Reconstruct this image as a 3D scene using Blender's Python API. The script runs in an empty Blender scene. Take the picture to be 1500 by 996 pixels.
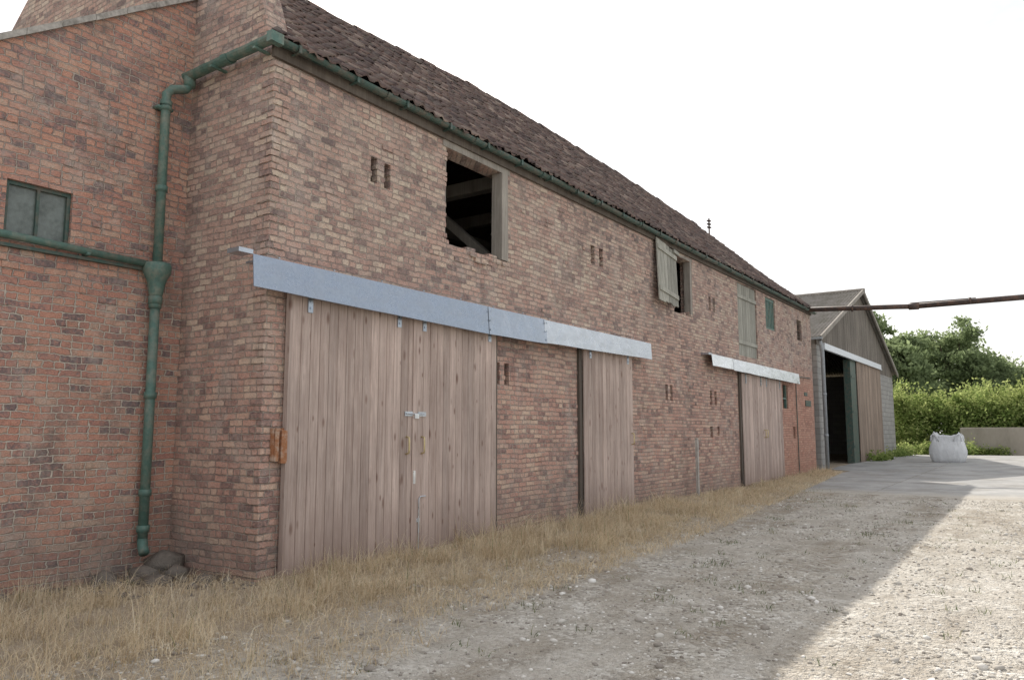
import bpy, math, random
import numpy as np
from mathutils import Vector, Matrix, noise
random.seed(7); rng=np.random.default_rng(7)
scene=bpy.context.scene
scene.view_settings.view_transform='Standard'
scene.view_settings.look='None'
scene.view_settings.exposure=0

# ------------------------------------------------------------ helpers
def lerp(a,b,t): return a+(b-a)*t
def interp(x,xs,ys): return float(np.interp(x,xs,ys))
class M:
    def __init__(s): s.v=[];s.f=[];s.r=[];s.mi=[]
    def add(s,vs,fs,r=None,mi=0):
        b=len(s.v)
        if r is None: r=random.random()
        s.v+= [tuple(p) for p in vs]; s.r+=[r]*len(vs)
        for f in fs: s.f.append(tuple(i+b for i in f)); s.mi.append(mi)
    def box(s,x0,x1,y0,y1,z0,z1,r=None,mi=0,jit=0,mat=None):
        vs=[Vector((x,y,z)) for x in(x0,x1) for y in(y0,y1) for z in(z0,z1)]
        if jit: vs=[p+Vector([random.uniform(-jit,jit) for _ in range(3)]) for p in vs]
        if mat: vs=[mat@p for p in vs]
        s.add(vs,[(0,1,3,2),(4,6,7,5),(0,4,5,1),(2,3,7,6),(0,2,6,4),(1,5,7,3)],r,mi)
    def tube(s,pts,rad,n=12,r=None,mi=0,cap=True):
        pts=[Vector(p) for p in pts]
        if not hasattr(rad,'__len__'): rad=[rad]*len(pts)
        vs=[];fs=[]
        up=None
        for i,p in enumerate(pts):
            t=(pts[min(i+1,len(pts)-1)]-pts[max(i-1,0)]).normalized()
            if up is None:
                a=Vector((0,0,1)) if abs(t.z)<.9 else Vector((1,0,0))
                up=(a-t*a.dot(t)).normalized()
            else: up=(up-t*up.dot(t)).normalized()
            sd=t.cross(up)
            for k in range(n):
                an=2*math.pi*k/n
                vs.append(p+(up*math.cos(an)+sd*math.sin(an))*rad[i])
        for i in range(len(pts)-1):
            for k in range(n):
                a=i*n+k;b=i*n+(k+1)%n
                fs.append((a,b,b+n,a+n))
        if cap:
            fs.append(tuple(range(n))[::-1]); fs.append(tuple(range((len(pts)-1)*n,len(pts)*n)))
        s.add(vs,fs,r,mi)
    def quad(s,a,b,c,d,r=None,mi=0): s.add([a,b,c,d],[(0,1,2,3)],r,mi)
    def obj(s,name,mats,parent=None,smooth=False,bevel=0):
        me=bpy.data.meshes.new(name); me.from_pydata(s.v,[],s.f)
        if not isinstance(mats,(list,tuple)): mats=[mats]
        for m in mats: me.materials.append(m)
        me.polygons.foreach_set('material_index',s.mi)
        at=me.attributes.new('rnd','FLOAT','POINT'); at.data.foreach_set('value',s.r)
        if smooth: me.polygons.foreach_set('use_smooth',[True]*len(s.f))
        me.update()
        o=bpy.data.objects.new(name,me); scene.collection.objects.link(o)
        if parent: o.parent=parent
        if bevel:
            b=o.modifiers.new('b','BEVEL'); b.width=bevel; b.segments=2; b.limit_method='ANGLE'
        return o
def empty(name):
    o=bpy.data.objects.new(name,None); scene.collection.objects.link(o); return o
def np_mesh(name,V,F,rnd,mat,parent=None,smooth=False):
    me=bpy.data.meshes.new(name)
    n=F.shape[1]
    me.vertices.add(len(V)); me.vertices.foreach_set('co',V.astype(np.float32).ravel())
    me.loops.add(F.size); me.loops.foreach_set('vertex_index',F.astype(np.int32).ravel())
    me.polygons.add(len(F)); me.polygons.foreach_set('loop_start',np.arange(0,F.size,n,dtype=np.int32))
    me.polygons.foreach_set('loop_total',np.full(len(F),n,dtype=np.int32))
    me.update(calc_edges=True)
    at=me.attributes.new('rnd','FLOAT','POINT'); at.data.foreach_set('value',rnd.astype(np.float32))
    if smooth: me.polygons.foreach_set('use_smooth',[True]*len(F))
    me.materials.append(mat)
    o=bpy.data.objects.new(name,me); scene.collection.objects.link(o)
    if parent: o.parent=parent
    return o

# ------------------------------------------------------------ node helper
class N:
    def __init__(s,name):
        s.m=bpy.data.materials.new(name); s.m.use_nodes=True
        s.t=s.m.node_tree; s.t.nodes.clear()
        s.out=s.t.nodes.new('ShaderNodeOutputMaterial')
    def n(s,ty,ins=None,**kw):
        x=s.t.nodes.new(ty)
        for k,v in kw.items(): setattr(x,k,v)
        if ins:
            for k,v in ins.items():
                if hasattr(v,'is_output'): s.t.links.new(v,x.inputs[k])
                else: x.inputs[k].default_value=v
        return x
    def math(s,op,a,b=0,c=0,clamp=False):
        x=s.n('ShaderNodeMath',{0:a,1:b,2:c},operation=op,use_clamp=clamp); return x.outputs[0]
    def mix(s,f,a,b,bt='MIX'):
        x=s.t.nodes.new('ShaderNodeMix'); x.data_type='RGBA'; x.blend_type=bt
        for k,v in((0,f),(6,a),(7,b)):
            if hasattr(v,'is_output'): s.t.links.new(v,x.inputs[k])
            else: x.inputs[k].default_value=v if k==0 else (*v[:3],1)
        return x.outputs[2]
    def ramp(s,f,stops,inter='LINEAR'):
        x=s.t.nodes.new('ShaderNodeValToRGB'); cr=x.color_ramp; cr.interpolation=inter
        while len(cr.elements)<len(stops): cr.elements.new(.5)
        for e,(p,c) in zip(cr.elements,stops):
            e.position=p; e.color=(*c,1) if hasattr(c,'__len__') else (c,c,c,1)
        s.t.links.new(f,x.inputs[0]); return x.outputs[0]
    def noise(s,vec,scale,detail=4,rough=.55,dist=0):
        return s.n('ShaderNodeTexNoise',{'Vector':vec,'Scale':scale,'Detail':detail,'Roughness':rough,'Distortion':dist}).outputs[0]
    def pos(s): return s.n('ShaderNodeNewGeometry').outputs['Position']
    def scl(s,vec,v):
        return s.n('ShaderNodeVectorMath',{0:vec,1:v},operation='MULTIPLY').outputs[0]
    def grey(s,v): return s.n('ShaderNodeCombineColor',{0:v,1:v,2:v}).outputs[0]
    def rnd(s): return s.n('ShaderNodeAttribute',attribute_name='rnd').outputs['Fac']
    def bump(s,h,dist=.01,st=1):
        return s.n('ShaderNodeBump',{'Height':h,'Distance':dist,'Strength':st}).outputs[0]
    def bsdf(s,col,rough=.9,normal=None,metal=0,spec=.3):
        b=s.n('ShaderNodeBsdfPrincipled',{'Base Color':col if hasattr(col,'is_output') else (*col,1),'Roughness':rough,'Metallic':metal,'Specular IOR Level':spec})
        if normal is not None: s.t.links.new(normal,b.inputs['Normal'])
        s.t.links.new(b.outputs[0],s.out.inputs[0]); return b

def brick_mat(name,stops,mortar,mortar2,lime=.35,soot=.5,base_dirt=.5,low_mortar=None,redband=None,lshift=.7,lowred=0):
    g=N(name); P=g.pos()
    wn=g.n('ShaderNodeTexNoise',{'Vector':P,'Scale':2.4,'Detail':1.0}).outputs['Color']
    w=g.n('ShaderNodeVectorMath',{0:wn,1:(.5,.5,.5)},operation='SUBTRACT').outputs[0]
    w=g.scl(w,(.035,.035,.05))
    wn2=g.n('ShaderNodeTexNoise',{'Vector':P,'Scale':24.0,'Detail':0.0}).outputs['Color']
    w2=g.n('ShaderNodeVectorMath',{0:wn2,1:(.5,.5,.5)},operation='SUBTRACT').outputs[0]
    w2=g.scl(w2,(.02,.02,.02))
    Q=g.n('ShaderNodeVectorMath',{0:P,1:w},operation='ADD').outputs[0]
    Q=g.n('ShaderNodeVectorMath',{0:Q,1:w2},operation='ADD').outputs[0]
    sx=g.n('ShaderNodeSeparateXYZ',{0:Q})
    u=g.math('ADD',sx.outputs[0],sx.outputs[1])
    uv=g.n('ShaderNodeCombineXYZ',{0:u,1:sx.outputs[2]}).outputs[0]
    br=g.n('ShaderNodeTexBrick',{'Vector':uv,'Color1':(0,0,0,1),'Color2':(1,1,1,1),'Mortar':(0,0,0,1),'Scale':1.0,'Mortar Size':.009,'Mortar Smooth':.5,'Bias':0.0,'Brick Width':.23,'Row Height':.076})
    br.offset=.5; br.offset_frequency=2; br.squash=.5; br.squash_frequency=3
    tint=br.outputs['Color']; fac=br.outputs['Fac']
    big=g.noise(P,.6,2); fine=g.noise(P,70,2,.65); f2=g.noise(P,20,3,.65)
    t=g.math('ADD',g.math('MULTIPLY_ADD',tint,.85,.07),g.math('MULTIPLY',g.math('SUBTRACT',big,.5),lshift))
    t=g.math('ADD',t,g.math('MULTIPLY',g.math('SUBTRACT',f2,.5),.9),clamp=True)
    col=g.ramp(t,stops)
    z=g.n('ShaderNodeSeparateXYZ',{0:P}).outputs[2]
    if lowred:
        lr=g.n('ShaderNodeMapRange',{0:g.math('MULTIPLY_ADD',big,2.5,z),1:3.6,2:5.6,3:1.0,4:0.0}).outputs[0]
        col=g.mix(g.math('MULTIPLY',lr,lowred),col,g.mix(1,col,(1.2,.88,.8),'MULTIPLY'))
    v=g.math('MULTIPLY_ADD',fine,1.2,.4)
    col=g.mix(1,col,g.grey(v),'MULTIPLY')
    pn=g.n('ShaderNodeTexNoise',{'Vector':P,'Scale':2.6,'Detail':6.0,'Roughness':.78}).outputs['Color']
    ps=g.n('ShaderNodeSeparateColor',{0:pn})
    pl=g.n('ShaderNodeSeparateColor',{0:g.n('ShaderNodeTexNoise',{'Vector':g.scl(P,(1,1,.55)),'Scale':.8,'Detail':4.0,'Roughness':.7}).outputs['Color']})
    bl=g.ramp(ps.outputs[0],[(.46,0.0),(.6,1.0)])
    so=g.ramp(ps.outputs[1],[(.47,0.0),(.64,1.0)])
    lb=g.ramp(pl.outputs[0],[(.45,.35),(.62,1.5)]); ls=g.ramp(pl.outputs[1],[(.42,.4),(.62,1.6)])
    col=g.mix(g.math('MULTIPLY',g.math('MULTIPLY',bl,lb),lime,clamp=True),col,(.56,.495,.44))
    col=g.mix(g.math('MULTIPLY',g.math('MULTIPLY',so,ls),soot,clamp=True),col,(.15,.12,.11))
    mcol=g.mix(ps.outputs[2],mortar,mortar2)
    mw=g.ramp(ps.outputs[2],[(.4,.3),(.58,1.0)])
    if low_mortar:
        lm=g.n('ShaderNodeMapRange',{0:g.math('MULTIPLY_ADD',big,1.6,z),1:3.7,2:4.6,3:1.0,4:0.0}).outputs[0]
        mcol=g.mix(lm,mcol,low_mortar); mw=g.math('MAXIMUM',mw,g.math('MULTIPLY',lm,.85))
    col=g.mix(g.math('MULTIPLY',fac,mw),col,mcol)
    # rising dust film
    col=g.mix(.1,col,(.5,.44,.4))
    zz=g.math('MULTIPLY_ADD',ps.outputs[0],-1.6,g.math('ADD',z,.2))
    dm=g.n('ShaderNodeMapRange',{0:zz,1:-.6,2:.4,3:1.0,4:0.0}).outputs[0]
    col=g.mix(g.math('MULTIPLY',dm,base_dirt),col,(.22,.19,.165))
    if redband:
        y=g.n('ShaderNodeSeparateXYZ',{0:P}).outputs[1]
        a=g.n('ShaderNodeMapRange',{0:y,1:24.6,2:25.6,3:0.0,4:1.0}).outputs[0]
        b=g.n('ShaderNodeMapRange',{0:z,1:3.3,2:3.9,3:1.0,4:0.0}).outputs[0]
        col=g.mix(g.math('MULTIPLY',g.math('MULTIPLY',a,b),.45),col,(.52,.24,.16))
    h=g.math('MULTIPLY_ADD',fac,-1.0,g.math('MULTIPLY',tint,.5))
    h=g.math('ADD',h,g.math('MULTIPLY',f2,1.1)); h=g.math('ADD',h,g.math('MULTIPLY',fine,.4))
    g.bsdf(col,.92,g.bump(h,.019,1),spec=.2)
    return g.m

brick_front=brick_mat('brick_weathered_brown',[(0,(.17,.125,.12)),(.18,(.3,.2,.175)),(.36,(.45,.29,.24)),(.5,(.54,.35,.28)),(.66,(.47,.34,.285)),(.82,(.57,.43,.34)),(1,(.62,.52,.41))],(.35,.295,.255),(.54,.465,.39),lime=.4,soot=.42,redband=True,lowred=.42)
brick_left=brick_mat('brick_red_old',[(0,(.15,.115,.12)),(.14,(.25,.16,.15)),(.27,(.43,.215,.17)),(.55,(.53,.26,.185)),(.78,(.55,.31,.225)),(1,(.53,.38,.29))],(.36,.29,.245),(.53,.46,.395),lime=.42,soot=.5,low_mortar=(.62,.55,.465),lshift=.5)

def wood_mat(name,c1,c2,dark,knots=True,rough=.85,stain=.45):
    g=N(name); P=g.pos(); r=g.rnd()
    off=g.n('ShaderNodeCombineXYZ',{0:g.math('MULTIPLY',r,11.0),1:0.0,2:g.math('MULTIPLY',r,37.0)}).outputs[0]
    Q=g.n('ShaderNodeVectorMath',{0:P,1:off},operation='ADD').outputs[0]
    gr=g.noise(g.scl(Q,(38,38,1.1)),1.0,4,.62,1.0)
    gf=g.noise(g.scl(Q,(260,260,6)),1.0,2,.6)
    pat=g.noise(g.scl(P,(1.3,1.3,.7)),1.0,5,.65)
    col=g.mix(g.ramp(gr,[(.32,0.0),(.66,1.0)]),c1,c2)
    v=g.math('MULTIPLY_ADD',r,.32,.8); v=g.math('MULTIPLY',v,g.math('MULTIPLY_ADD',gf,.6,.7))
    v=g.math('MULTIPLY',v,g.math('MULTIPLY_ADD',pat,.9,.55))
    col=g.mix(1,col,g.grey(v),'MULTIPLY')
    if knots:
        vo=g.n('ShaderNodeTexVoronoi',{'Vector':g.scl(Q,(9,9,3.2)),'Scale':1.0})
        sc=g.n('ShaderNodeSeparateColor',{0:vo.outputs['Color']})
        dd=g.math('DIVIDE',vo.outputs['Distance'],g.math('MULTIPLY_ADD',sc.outputs[1],1.2,.4))
        k=g.ramp(dd,[(.06,1.0),(.11,.7),(.2,0.0)])
        sel=g.math('GREATER_THAN',sc.outputs[0],.5)
        col=g.mix(g.math('MULTIPLY',g.math('MULTIPLY',k,sel),.85),col,(dark[0]*.7,dark[1]*.55,dark[2]*.5))
    st=g.ramp(g.noise(g.scl(P,(7,7,.8)),1.0,5,.7),[(.45,0.0),(.7,1.0)])
    col=g.mix(g.math('MULTIPLY',st,stain),col,dark)
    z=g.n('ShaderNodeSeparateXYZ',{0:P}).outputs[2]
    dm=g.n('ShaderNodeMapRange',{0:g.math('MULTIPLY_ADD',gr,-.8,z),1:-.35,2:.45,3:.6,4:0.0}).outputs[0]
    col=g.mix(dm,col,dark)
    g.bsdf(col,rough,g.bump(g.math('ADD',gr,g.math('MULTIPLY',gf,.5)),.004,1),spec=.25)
    return g.m
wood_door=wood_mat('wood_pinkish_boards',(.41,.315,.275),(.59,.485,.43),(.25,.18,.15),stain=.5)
wood_grey=wood_mat('wood_grey_weathered',(.26,.24,.21),(.38,.35,.31),(.12,.1,.09),False)
wood_dark=wood_mat('wood_dark_beam',(.12,.1,.085),(.17,.145,.12),(.05,.04,.035),False)
wood_green=wood_mat('wood_flaking_greenish',(.27,.27,.235),(.44,.43,.38),(.13,.13,.11),False)
wood_clad=wood_mat('wood_cladding_shed',(.15,.13,.11),(.24,.215,.185),(.085,.075,.065),False)
wood_brown=wood_mat('wood_brown_door',(.27,.205,.16),(.39,.31,.25),(.12,.09,.07),False)

def paint_mat(name,c,c2,rough=.5,amt=.5,metal=0,sc=8,thr=(.45,.65)):
    g=N(name); P=g.pos()
    n=g.noise(P,sc,5,.7); m=g.ramp(n,[(thr[0],0.0),(thr[1],1.0)])
    col=g.mix(g.math('MULTIPLY',m,amt),c,c2)
    v=g.math('MULTIPLY_ADD',g.noise(P,sc*3,3),.7,.65)
    col=g.mix(1,col,g.grey(v),'MULTIPLY')
    g.bsdf(col,rough,g.bump(n,.004,.7),metal,.4); return g.m
green_paint=paint_mat('paint_green_faded',(.09,.17,.145),(.2,.22,.18),.55,.85)
green_dark=paint_mat('paint_green_dark',(.055,.1,.085),(.14,.12,.095),.5,.9)
rust=paint_mat('rusty_steel',(.34,.15,.07),(.5,.4,.32),.8,.8,sc=14)
dark_steel=paint_mat('dark_rusty_pipe',(.06,.045,.04),(.16,.09,.06),.6,.8)
grey_pipe=paint_mat('grey_pipe',(.33,.36,.38),(.25,.26,.27),.5,.5)
brass=paint_mat('brass_handle',(.6,.5,.28),(.45,.35,.2),.4,.5,.4)
cement=paint_mat('lead_cement_coping',(.42,.4,.37),(.22,.21,.19),.85,.9)
white_metal=paint_mat('white_metal_trim',(.72,.76,.8),(.55,.58,.6),.4,.4)
stake_m=paint_mat('weathered_stake',(.42,.4,.37),(.28,.26,.24),.8,.7)
frost=paint_mat('dusty_glass',(.17,.2,.19),(.1,.12,.11),.3,.8,sc=6)
g=N('concrete_block'); P=g.pos(); sx=g.n('ShaderNodeSeparateXYZ',{0:P}); u=g.math('ADD',sx.outputs[0],sx.outputs[1])
br=g.n('ShaderNodeTexBrick',{'Vector':g.n('ShaderNodeCombineXYZ',{0:u,1:sx.outputs[2]}).outputs[0],'Color1':(.32,.32,.31,1),'Color2':(.42,.41,.39,1),'Mortar':(.24,.23,.22,1),'Scale':1.0,'Mortar Size':.01,'Brick Width':.45,'Row Height':.225})
c=g.mix(g.math('MULTIPLY',g.noise(P,2,5,.7),.6),br.outputs['Color'],(.23,.22,.2))
g.bsdf(c,.9,g.bump(g.math('MULTIPLY',br.outputs['Fac'],-1.0),.01,1)); blockwork=g.m

g=N('galvanised_steel'); P=g.pos(); r=g.rnd()
vo=g.n('ShaderNodeTexVoronoi',{'Vector':P,'Scale':45.0}).outputs['Color']
sp=g.n('ShaderNodeSeparateColor',{0:vo}).outputs[0]
col=g.mix(g.math('MULTIPLY',sp,.5),(.32,.37,.44),(.43,.48,.55))
col=g.mix(r,col,(.82,.84,.85))
st=g.ramp(g.noise(g.scl(P,(3,3,9)),1.0,5,.7),[(.42,0.0),(.7,1.0)])
col=g.mix(g.math('MULTIPLY',st,.4),col,(.34,.36,.39))
g.bsdf(col,g.math('MULTIPLY_ADD',g.noise(P,5,4,.65),.4,.1),g.bump(g.noise(P,2.5,3),.03,.6),.8,.5); galv=g.m

g=N('clay_roof_tiles'); P=g.pos(); r=g.rnd()
col=g.ramp(r,[(0,(.075,.055,.056)),(.3,(.115,.08,.075)),(.6,(.155,.105,.092)),(.85,(.21,.14,.12)),(1,(.33,.26,.22))])
li=g.ramp(g.noise(P,9,5,.75),[(.45,0.0),(.62,1.0)])
col=g.mix(g.math('MULTIPLY',li,.5),col,(.22,.205,.175))
dk=g.ramp(g.noise(P,1.3,4,.6),[(.4,0.0),(.7,1.0)])
col=g.mix(g.math('MULTIPLY',dk,.5),col,(.075,.055,.052))
g.bsdf(col,.85,g.bump(g.noise(P,40,3),.005,1),spec=.25); tile_m=g.m

g=N('fibre_cement_roof'); P=g.pos()
col=g.mix(g.ramp(g.noise(P,2,6,.7),[(.35,0.0),(.7,1.0)]),(.26,.24,.22),(.14,.13,.1))
g.bsdf(col,.9); fibre=g.m

def leaf_mat(name,cs,tr=.45,nv=.8):
    g=N(name); r=g.rnd()
    col=g.ramp(r,cs)
    v=g.math('MULTIPLY_ADD',g.noise(g.pos(),.9,2),nv,1-nv*.5)
    col=g.mix(1,col,g.grey(v),'MULTIPLY')
    d=g.n('ShaderNodeBsdfDiffuse',{'Color':col}); t=g.n('ShaderNodeBsdfTranslucent',{'Color':col})
    m=g.n('ShaderNodeMixShader',{0:tr,1:d.outputs[0],2:t.outputs[0]})
    g.t.links.new(m.outputs[0],g.out.inputs[0]); return g.m
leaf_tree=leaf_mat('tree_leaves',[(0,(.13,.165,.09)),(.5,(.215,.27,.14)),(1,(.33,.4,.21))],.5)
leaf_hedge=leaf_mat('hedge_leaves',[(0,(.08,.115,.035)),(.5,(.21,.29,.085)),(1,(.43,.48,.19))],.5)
straw_m=leaf_mat('dry_straw',[(0,(.4,.31,.2)),(.4,(.62,.5,.34)),(.8,(.75,.64,.46)),(.93,(.8,.72,.56)),(.95,(.16,.19,.09)),(1,(.22,.27,.12))],.3,.4)
weed_m=leaf_mat('weeds',[(0,(.07,.11,.04)),(.6,(.14,.18,.08)),(1,(.34,.32,.18))],.3)
g=N('bark'); P=g.pos(); g.bsdf(g.mix(g.noise(P,6,5),(.08,.06,.045),(.17,.14,.11)),.95,g.bump(g.noise(g.scl(P,(8,8,2)),1,5),.03,1)); bark=g.m

# ------------------------------------------------------------ ground
def gz(y): return interp(y,[-400,5,46,60,90,400],[0,0,.46,.5,.6,.6])
def gzz(x,y):
    a=1.0 if y<19 else max(0,1-(y-19)/1.2)
    if y>49: a=1
    n=noise.noise(Vector((x*.35,y*.35,0)))*.03+noise.noise(Vector((x*1.7,y*1.7,3)))*.016
    edge=max(0,1-abs(x-.3)/1.6)*.05 if y<29 else 0
    return gz(y)+n*a+edge*a
xs=sorted(set([round(v,3) for v in list(np.arange(-4,12,.12))+list(np.arange(12,40,2))+list(np.arange(-40,-4,3))+[-600,-300,-150,-80,80,150,300,600]]))
ys=sorted(set([round(v,3) for v in list(np.arange(-2,24,.12))+list(np.arange(24,60,1))+list(np.arange(60,160,8))+[-300,-100,-40,-20,-10,-5,200,300,450,900]]))
V=np.array([(x,y,gzz(x,y)) for y in ys for x in xs]); nx=len(xs)
F=np.array([(j*nx+i,j*nx+i+1,(j+1)*nx+i+1,(j+1)*nx+i) for j in range(len(ys)-1) for i in range(nx-1)])
g=N('gravel_yard'); P=g.pos()
sxyz=g.n('ShaderNodeSeparateXYZ',{0:P}); X_=sxyz.outputs[0]; Y_=sxyz.outputs[1]
v1=g.n('ShaderNodeTexVoronoi',{'Vector':P,'Scale':24.0}); v2=g.n('ShaderNodeTexVoronoi',{'Vector':P,'Scale':70.0})
s1=g.n('ShaderNodeSeparateColor',{0:v1.outputs['Color']}).outputs[0]; s2=g.n('ShaderNodeSeparateColor',{0:v2.outputs['Color']}).outputs[0]
base=g.mix(g.ramp(g.noise(P,.6,5,.65),[(.35,0.0),(.65,1.0)]),(.43,.385,.315),(.6,.555,.475))
stone=g.ramp(s1,[(0,(.22,.195,.165)),(.4,(.47,.435,.375)),(.75,(.68,.65,.585)),(1,(.84,.82,.77))])
grit=g.ramp(s2,[(0,(.24,.205,.165)),(.5,(.51,.465,.395)),(1,(.82,.78,.71))])
pn=g.n('ShaderNodeTexNoise',{'Vector':P,'Scale':2.4,'Detail':6.0,'Roughness':.7}).outputs['Color']; ps=g.n('ShaderNodeSeparateColor',{0:pn})
m1=g.ramp(ps.outputs[0],[(.42,0.0),(.54,1.0)])
col=g.mix(.55,base,grit); col=g.mix(g.math('MULTIPLY',m1,.8),col,stone)
dk=g.ramp(g.noise(P,.9,6,.72),[(.45,0.0),(.6,1.0)])
col=g.mix(g.math('MULTIPLY',dk,.55),col,(.31,.26,.2))
dk2=g.ramp(ps.outputs[1],[(.49,0.0),(.62,1.0)])
col=g.mix(g.math('MULTIPLY',dk2,.5),col,(.24,.205,.16))
tr=g.ramp(g.noise(g.scl(P,(1.6,.16,1)),1.0,4,.65),[(.42,0.0),(.6,1.0)])
col=g.mix(g.math('MULTIPLY',tr,.42),col,(.69,.66,.6))
xn=g.math('MULTIPLY_ADD',g.math('SUBTRACT',g.noise(P,1.2,5,.65),.5),2.8,X_)
sm=g.n('ShaderNodeMapRange',{0:xn,1:1.3,2:2.9,3:1.0,4:0.0}).outputs[0]
soil=g.mix(g.noise(P,30,4,.7),(.26,.205,.145),(.56,.46,.34))
col=g.mix(g.math('MULTIPLY',sm,.85),col,soil)
fm=g.n('ShaderNodeMapRange',{0:Y_,1:52.0,2:56.0,3:0.0,4:1.0}).outputs[0]
col=g.mix(fm,col,(.16,.2,.08))
h=g.math('ADD',g.math('MULTIPLY',v1.outputs['Distance'],-1.0),g.math('MULTIPLY',v2.outputs['Distance'],-.6))
h=g.math('ADD',h,g.math('MULTIPLY',g.noise(P,11,4,.7),2.0))
g.bsdf(col,.95,g.bump(h,.026,1),spec=.15); gravel_m=g.m
np_mesh('gravel_ground',V,F,np.zeros(len(V)),gravel_m,smooth=True)

# concrete apron
g=N('concrete_apron_mat'); P=g.pos(); s=g.n('ShaderNodeSeparateXYZ',{0:P})
pn=g.n('ShaderNodeTexNoise',{'Vector':P,'Scale':.8,'Detail':7.0,'Roughness':.7}).outputs['Color']; ps=g.n('ShaderNodeSeparateColor',{0:pn})
col=g.mix(g.ramp(ps.outputs[0],[(.38,0.0),(.62,1.0)]),(.27,.27,.265),(.4,.395,.38))
col=g.mix(g.math('MULTIPLY',g.ramp(ps.outputs[1],[(.5,0.0),(.6,1.0)]),.5),col,(.22,.205,.18))
wx=g.math('MULTIPLY_ADD',g.noise(P,2,3),.12,s.outputs[0]); wy=g.math('MULTIPLY_ADD',g.noise(P,2.3,3),.12,s.outputs[1])
jx=g.math('LESS_THAN',g.math('ABSOLUTE',g.math('SUBTRACT',g.math('MODULO',g.math('ADD',wx,50.0),6.3),3.0)),.02)
jy=g.math('LESS_THAN',g.math('ABSOLUTE',g.math('SUBTRACT',g.math('MODULO',wy,7.1),3.5)),.03)
col=g.mix(g.math('MULTIPLY',g.math('MAXIMUM',jx,jy),.5),col,(.17,.15,.12))
we=g.n('ShaderNodeMapRange',{0:g.math('MULTIPLY_ADD',g.noise(P,2.0,5,.7),-2.4,s.outputs[1]),1:19.3,2:20.6,3:1.0,4:0.0}).outputs[0]
col=g.mix(g.math('MULTIPLY',we,.8),col,g.mix(g.noise(P,40,3),(.28,.25,.2),(.6,.56,.49)))
g.bsdf(col,.85,g.bump(g.noise(P,50,3),.004,1)); apron_m=g.m
m=M()
axs=list(np.arange(1.0,26,.25)); ays=[20.5]+list(np.arange(21,49,1.0))
for j in range(len(ays)-1):
    for i in range(len(axs)-1):
        a=[(axs[i],ays[j]),(axs[i+1],ays[j]),(axs[i+1],ays[j+1]),(axs[i],ays[j+1])]
        def ed(x,y):
            zz=.012
            if y==20.5: y+=noise.noise(Vector((x*1.3,0,0)))*.25+noise.noise(Vector((x*5,0,0)))*.08; zz=.0
            if x==1.0: x+=noise.noise(Vector((0,y*.9,0)))*.5-(1.0 if y>30 else 0)
            return (x,y,gz(y)+zz)
        m.add([ed(*q) for q in a],[(0,1,2,3)],0)
m.obj('concrete_apron',apron_m)

# ------------------------------------------------------------ barn
barn=empty('brick_barn')
Y0,Y1=5.5,29.4; ZT=6.0
def wall_x(m,x,y0,y1,z0,z1,holes,depth):
    Ys=sorted(set([y0,y1]+[h[0] for h in holes]+[h[1] for h in holes]+list(np.arange(math.ceil(y0),y1,1.0))))
    Zs=sorted(set([z0,z1]+[h[2] for h in holes]+[h[3] for h in holes]))
    for i in range(len(Ys)-1):
        for j in range(len(Zs)-1):
            yc=(Ys[i]+Ys[i+1])/2; zc=(Zs[j]+Zs[j+1])/2
            if any(h[0]<yc<h[1] and h[2]<zc<h[3] for h in holes): continue
            a,b,c,d=Ys[i],Ys[i+1],Zs[j],Zs[j+1]
            m.quad((x,a,c),(x,b,c),(x,b,d),(x,a,d),.5)
            m.quad((x-depth,a,c),(x-depth,a,d),(x-depth,b,d),(x-depth,b,c),.5)
    for (a,b,c,d) in holes:
        X=x-depth
        m.quad((x,a,c),(X,a,c),(X,b,c),(x,b,c),.5); m.quad((x,a,d),(x,b,d),(X,b,d),(X,a,d),.5)
        m.quad((x,a,c),(x,a,d),(X,a,d),(X,a,c),.5); m.quad((x,b,c),(X,b,c),(X,b,d),(x,b,d),.5)
BW=(8.57,10.15,4.33,5.76); W2=(16.9,18.05,4.4,5.76)
slits=[(7.06,7.18,4.83,5.17),(7.31,7.43,4.81,5.15),(12.93,13.09,4.82,5.18),(13.27,13.43,4.82,5.18),
(9.84,9.95,2.36,2.70),(10.07,10.2,2.36,2.7),(16.3,16.44,2.34,2.69),(16.56,16.7,2.34,2.69),(19.04,19.2,2.32,2.67),(19.36,19.52,2.32,2.67),
(19.15,19.3,4.72,5.08),(19.45,19.6,4.72,5.08),(19.0,19.2,1.5,1.78),(19.5,19.66,1.55,1.78)]
UD=(21.4,23.1,3.76,5.83); GW=(24.0,25.0,4.8,5.78); LV=(27.55,28.15,4.78,5.5); LW=(25.5,26.1,2.4,3.16); SQ=(26.55,26.85,1.45,1.83)
holes=[BW,W2,UD,GW,LV,LW,SQ]+slits
m=M(); wall_x(m,0,Y0,Y1,-.4,ZT,holes,.3)
RX,BX=-4.4,-9.6
def ridge_off(y): return interp(y,[5,8.4,10.5,12.5,14.4,17,20,24,28.3,30],[-.55,-.46,-.38,-.27,-.12,-.08,-.1,-.16,-.3,-.32])
yy=Y1; zr=10.3+ridge_off(yy)-.1
m.add([(0,yy,-.4),(0,yy,6.03),(RX,yy,zr),(BX,yy,6.1),(BX,yy,-.4)],[(0,1,2,3,4)],.5)
yy=Y0; zr=10.3+ridge_off(yy)+.35
gp=[(0,-.4),(0,6.03),(-.12,6.1),(-.2,6.45),(-.32,6.8),(-.6,7.05),(RX,zr),(BX,6.25),(BX,-.4)]
m.add([(x,yy,z) for x,z in gp],[tuple(range(9))],.5)
for k in range(1,7):
    (xa,za),(xb,zb)=gp[k],gp[k+1]
    m.quad((xa,yy,za),(xb,yy,zb),(xb,yy+.3,zb),(xa,yy+.3,za),.5)
m.add([(x,yy+.3,z) for x,z in gp[1:8]],[tuple(range(7))[::-1]],.5)
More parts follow.
